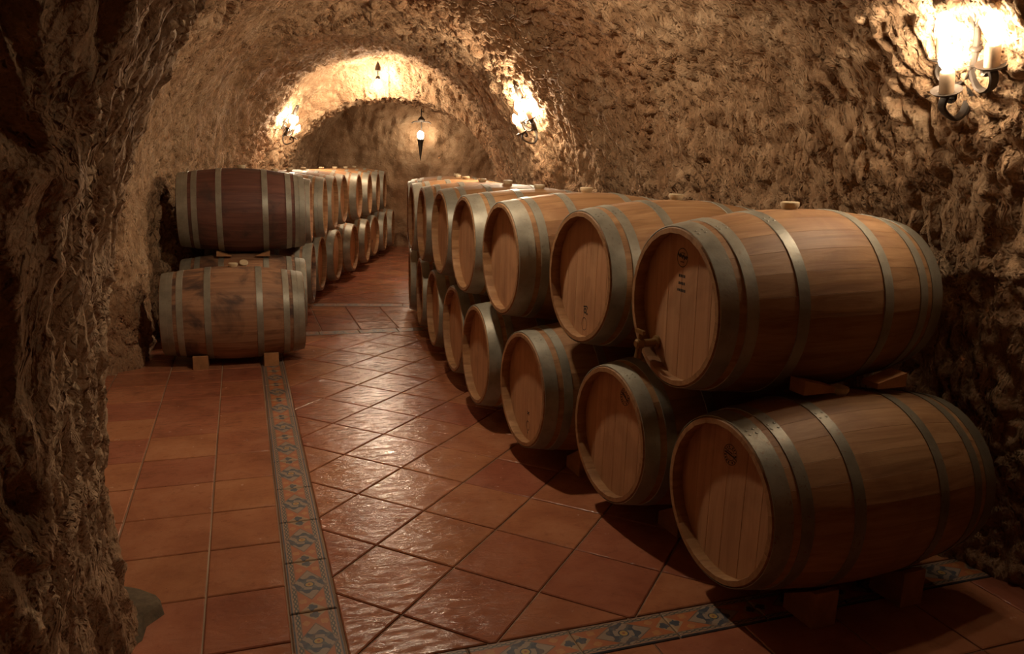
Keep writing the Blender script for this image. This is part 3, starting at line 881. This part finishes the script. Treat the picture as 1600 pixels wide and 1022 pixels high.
# chocks between the nearest right barrels
t, c, ax, zc = BARRELS['LR0']
yawr = math.atan2(ax[1], ax[0])
for xo, rz, lab in ((-0.185, yawr, 'wooden chock between the two nearest right barrels, aisle end'), (0.27, yawr+PI, 'wooden chock between the two nearest right barrels, wall end')):
    px, py = c[0]+math.cos(yawr)*xo, c[1]+math.sin(yawr)*xo
    block_wedge(lab, (px, py, zc+rad(abs(xo)-0.13)+0.018), rz, 0.13, 0.050, 0.020, 0.07)

# ------------------------------------------------------------------ lamps
def bulb_mat(name, strength): return emit(name, LAMP_COL, strength)
def curve(pts, k=4):
    """Catmull-Rom through pts"""
    P = [Vector(p) for p in pts]; P = [P[0]*2-P[1]] + P + [P[-1]*2-P[-2]]
    out = []
    for i in range(1, len(P)-2):
        for j in range(k):
            t = j/k; a, b, c, d = P[i-1], P[i], P[i+1], P[i+2]
            out.append(0.5*((2*b) + (c-a)*t + (2*a-5*b+4*c-d)*t*t + (3*b-a-3*c+d)*t**3))
    return out + [P[-2]]
def spiral(cx, cz, r0, r1, a0, a1, n):
    return [(cx+(r0+(r1-r0)*i/n)*math.cos(a0+(a1-a0)*i/n), cz+(r0+(r1-r0)*i/n)*math.sin(a0+(a1-a0)*i/n)) for i in range(n+1)]

def sconce(label, pos, normal, strength, group, tilt=0.0):
    """three-armed wrought iron wall light; local -y points into the room, z up the wall"""
    n = Vector(normal).normalized(); y = -n
    z = Vector((0, 0, 1)); z = (z - y*z.dot(y)).normalized(); z = Matrix.Rotation(tilt, 3, y) @ z; x = y.cross(z)
    mw = Matrix(((x.x, y.x, z.x, pos[0]), (x.y, y.y, z.y, pos[1]), (x.z, y.z, z.z, pos[2]), (0, 0, 0, 1)))
    t = empty('wall_sconce', label, 'wall lamp', group, mw)
    g = G(); g.tube([(0, 0.055, 0.06), (0, 0.03, 0.06), (0, 0.0, 0.05)], [0.03, 0.016, 0.012], 10); g.box((0, 0.035, 0.06), (0.06, 0.014, 0.20))
    link('wall_plate', g.mesh('wall_plate', True, 30), IRON, t)
    g = G()
    g.tube([(0, -0.012, 0.31), (0, -0.014, 0.26), (0, -0.012, 0.20), (0, -0.006, 0.155), (0, -0.004, 0.09), (0, -0.006, 0.02), (0, -0.010, -0.06), (0, -0.018, -0.115)],
           [0.014, 0.024, 0.025, 0.012, 0.010, 0.013, 0.018, 0.014], 10)
    g.lathe([(0.010, 0.0), (0.021, 0.006), (0.021, 0.014), (0.010, 0.02)], 12, (0, -0.006, 0.03))
    link('stem', g.mesh('stem'), IRON, t)
    for s in (-1, 1):                                     # leaf curls
        g = G(); p = spiral(0.045, 0.165, 0.030, 0.010, PI*1.15, -PI*0.75, 14)
        pts = [(0.004, 0.115)] + p
        g.tube([(s*q[0], -0.012, q[1]) for q in pts], [0.006]*3+[0.008]*8+[0.005]*(len(pts)-11), 6, flat=((0, 1, 0), 2.0))
        link('leaf_curl', g.mesh('leaf_curl'), IRON, t)
        g = G(); p = spiral(0.036, 0.285, 0.024, 0.008, PI*1.15, -PI*0.75, 12)
        g.tube([(s*q[0], -0.012, q[1]) for q in [(0.006, 0.24)]+p], 0.006, 6, flat=((0, 1, 0), 1.8))
        link('leaf_curl', g.mesh('leaf_curl'), IRON, t)
    for k, (az, dz, ln) in enumerate(((0.0, -0.075, 0.125), (1.25, 0.0, 0.105), (-1.25, 0.0, 0.105))):
        dx, dy = math.sin(az), -math.cos(az)
        def at(r, h): return (dx*r, -0.014+dy*r, h+dz)
        g = G()
        pts = [(0.0, -0.02), (0.012, -0.065), (0.040, -0.106), (0.076, -0.108), (0.108, -0.080), (ln+0.012, -0.040), (ln, -0.008), (ln-0.022, 0.002), (ln-0.038, -0.012), (ln-0.034, -0.030), (ln-0.018, -0.030)]
        if k: pts = [(r, h*0.8) for r, h in pts]
        side = (math.cos(az), math.sin(az), 0)
        g.tube(curve([at(*q) for q in pts]), 0.0075, 8, flat=(side, 2.3))
        arm = link('arm', g.mesh('arm'), IRON, t)
        c = at(ln-0.006, 0.0); h = c[2]
        g = G(); g.lathe([(0.004, h+0.002), (0.040, h+0.006), (0.050, h+0.014), (0.051, h+0.017), (0.038, h+0.010), (0.004, h+0.008)], 20, (c[0], c[1], 0))
        link('drip_plate', g.mesh('drip_plate'), IRON, t)
        g = G(); g.lathe([(0.024, h+0.008), (0.024, h+0.078), (0.021, h+0.084), (0.008, h+0.085)], 16, (c[0], c[1], 0))
        link('candle', g.mesh('candle'), CANDLE, t, label='cream candle sleeve')
        g = G(); g.lathe([(0.011, h+0.084), (0.015, h+0.092), (0.027, h+0.112), (0.030, h+0.128), (0.026, h+0.145), (0.014, h+0.164), (0.004, h+0.180)], 14, (c[0], c[1], 0))
        link('bulb', g.mesh('bulb'), bulb_mat('lit_bulb', strength), t, label='glowing bulb')
    return t

def wall_point(y, c):
    """a point of the bare vault and its inward normal"""
    e = 1e-3
    P = lambda yy, cc: Vector((float(section(np.float64(yy), np.float64(cc))[0]), yy, float(section(np.float64(yy), np.float64(cc))[1])))
    p = P(y, c); n = (P(y, c+e)-p).cross(P(y+0.05, c)-P(y-0.05, c)).normalized()
    if n.dot(Vector(((float(xl(y))+float(xr(y)))/2, y, 1.2))-p) < 0: n = -n
    return p, n

gs = 'wrought iron wall sconces'
FRONT_P, FRONT_N = (1.575, 2.80, 1.870), (-0.86, -0.30, -0.42)
p, n = wall_point(2.86, 1.815)
sconce('large wrought iron sconce with three lit candles, nearest lamp on the right wall', Vector(FRONT_P), Vector(FRONT_N), LAMP_FRONT, gs, 0.27)
p, n = wall_point(6.72, 1.83)
sconce('lit iron sconce halfway down the right wall', p+n*0.08, n, LAMP_MID, gs)
p, n = wall_point(9.75, 1.17)
sconce('lit iron sconce on the left wall above the barrels', p+n*0.08, n, LAMP_LEFT, gs)

# ceiling lamps: one far down the vault, one over the near aisle just above the frame
def ceiling_lamp(label, loc, strength, drop, shade=False):
    t = empty('ceiling_lamp', label, 'ceiling lamp'); t.location = loc
    g = G(); g.lathe([(0.004, drop+0.06), (0.035, drop-0.01), (0.038, drop-0.05), (0.010, drop-0.06)], 16); link('ceiling_rose', g.mesh('ceiling_rose'), IRON, t)
    g = G(); g.tube([(0, 0, drop-0.05), (0, 0, 0.07)], 0.006, 8); link('rod', g.mesh('rod'), IRON, t)
    g = G(); g.lathe([(0.010, 0.085), (0.026, 0.075), (0.030, 0.045), (0.026, 0.042)], 14); link('lamp_holder', g.mesh('lamp_holder'), IRON, t)
    g = G(); g.lathe([(0.016, 0.048), (0.022, 0.035), (0.045, 0.0), (0.050, -0.022), (0.043, -0.05), (0.022, -0.068), (0.004, -0.072)], 16)
    link('bulb', g.mesh('bulb'), bulb_mat('lit_ceiling_bulb', strength), t, label='glowing round bulb')
    if shade:
        g = G(); g.lathe([(0.030, 0.075), (0.070, 0.060), (0.140, -0.012), (0.137, -0.014), (0.066, 0.053), (0.030, 0.068)], 28, cap=False); link('added_lamp_shade', g.mesh('added_lamp_shade'), IRON, t)  # unseen shade, added to keep light off the ceiling and upper walls
ceiling_lamp('bright bare bulb in an iron holder under the far vault', (-1.80, 10.18, 2.41), LAMP_CEIL, 0.20)
ceiling_lamp('bulb under an added dark iron shade over the near aisle', (-0.42, 3.68, 2.42), LAMP_AISLE, 0.30, True)

# torch on the back wall
t = empty('wall_torch', 'slim iron torch lamp with one lit bulb on the back wall', 'wall lamp')
TP = (-1.60, 12.98, 1.46)
t.location = TP
g = G(); g.lathe([(0.004, 0.0), (0.016, 0.08), (0.045, 0.30), (0.060, 0.34), (0.052, 0.345)], 14); link('torch_cone', g.mesh('torch_cone'), IRON, t)
g = G(); g.lathe([(0.02, 0.345), (0.045, 0.37), (0.056, 0.41), (0.045, 0.45), (0.012, 0.475)], 14); link('bulb', g.mesh('bulb'), bulb_mat('lit_torch_bulb', LAMP_BACK), t, label='glowing round bulb')
g = G(); g.tube([(0, 0.10, 0.30), (0, 0.10, 0.86)], 0.010, 8); g.tube([(0, 0.10, 0.30), (0, 0.03, 0.27)], 0.010, 8); g.tube([(0, 0.10, 0.80), (0, 0.45, 0.80)], 0.010, 8); g.tube([(0, 0.10, 0.34), (0, 0.45, 0.34)], 0.010, 8)
link('bracket', g.mesh('bracket'), IRON, t)
g = G(); g.tube([(-0.16, 0.10, 0.60), (-0.12, 0.10, 0.625), (0, 0.10, 0.63), (0.12, 0.10, 0.625), (0.16, 0.10, 0.60)], 0.011, 8); g.lathe([(0.03, 0.0), (0.06, 0.02), (0.06, 0.03), (0.02, 0.08)], 12, (0, 0.10, 0.63)); link('crossbar', g.mesh('crossbar'), IRON, t)
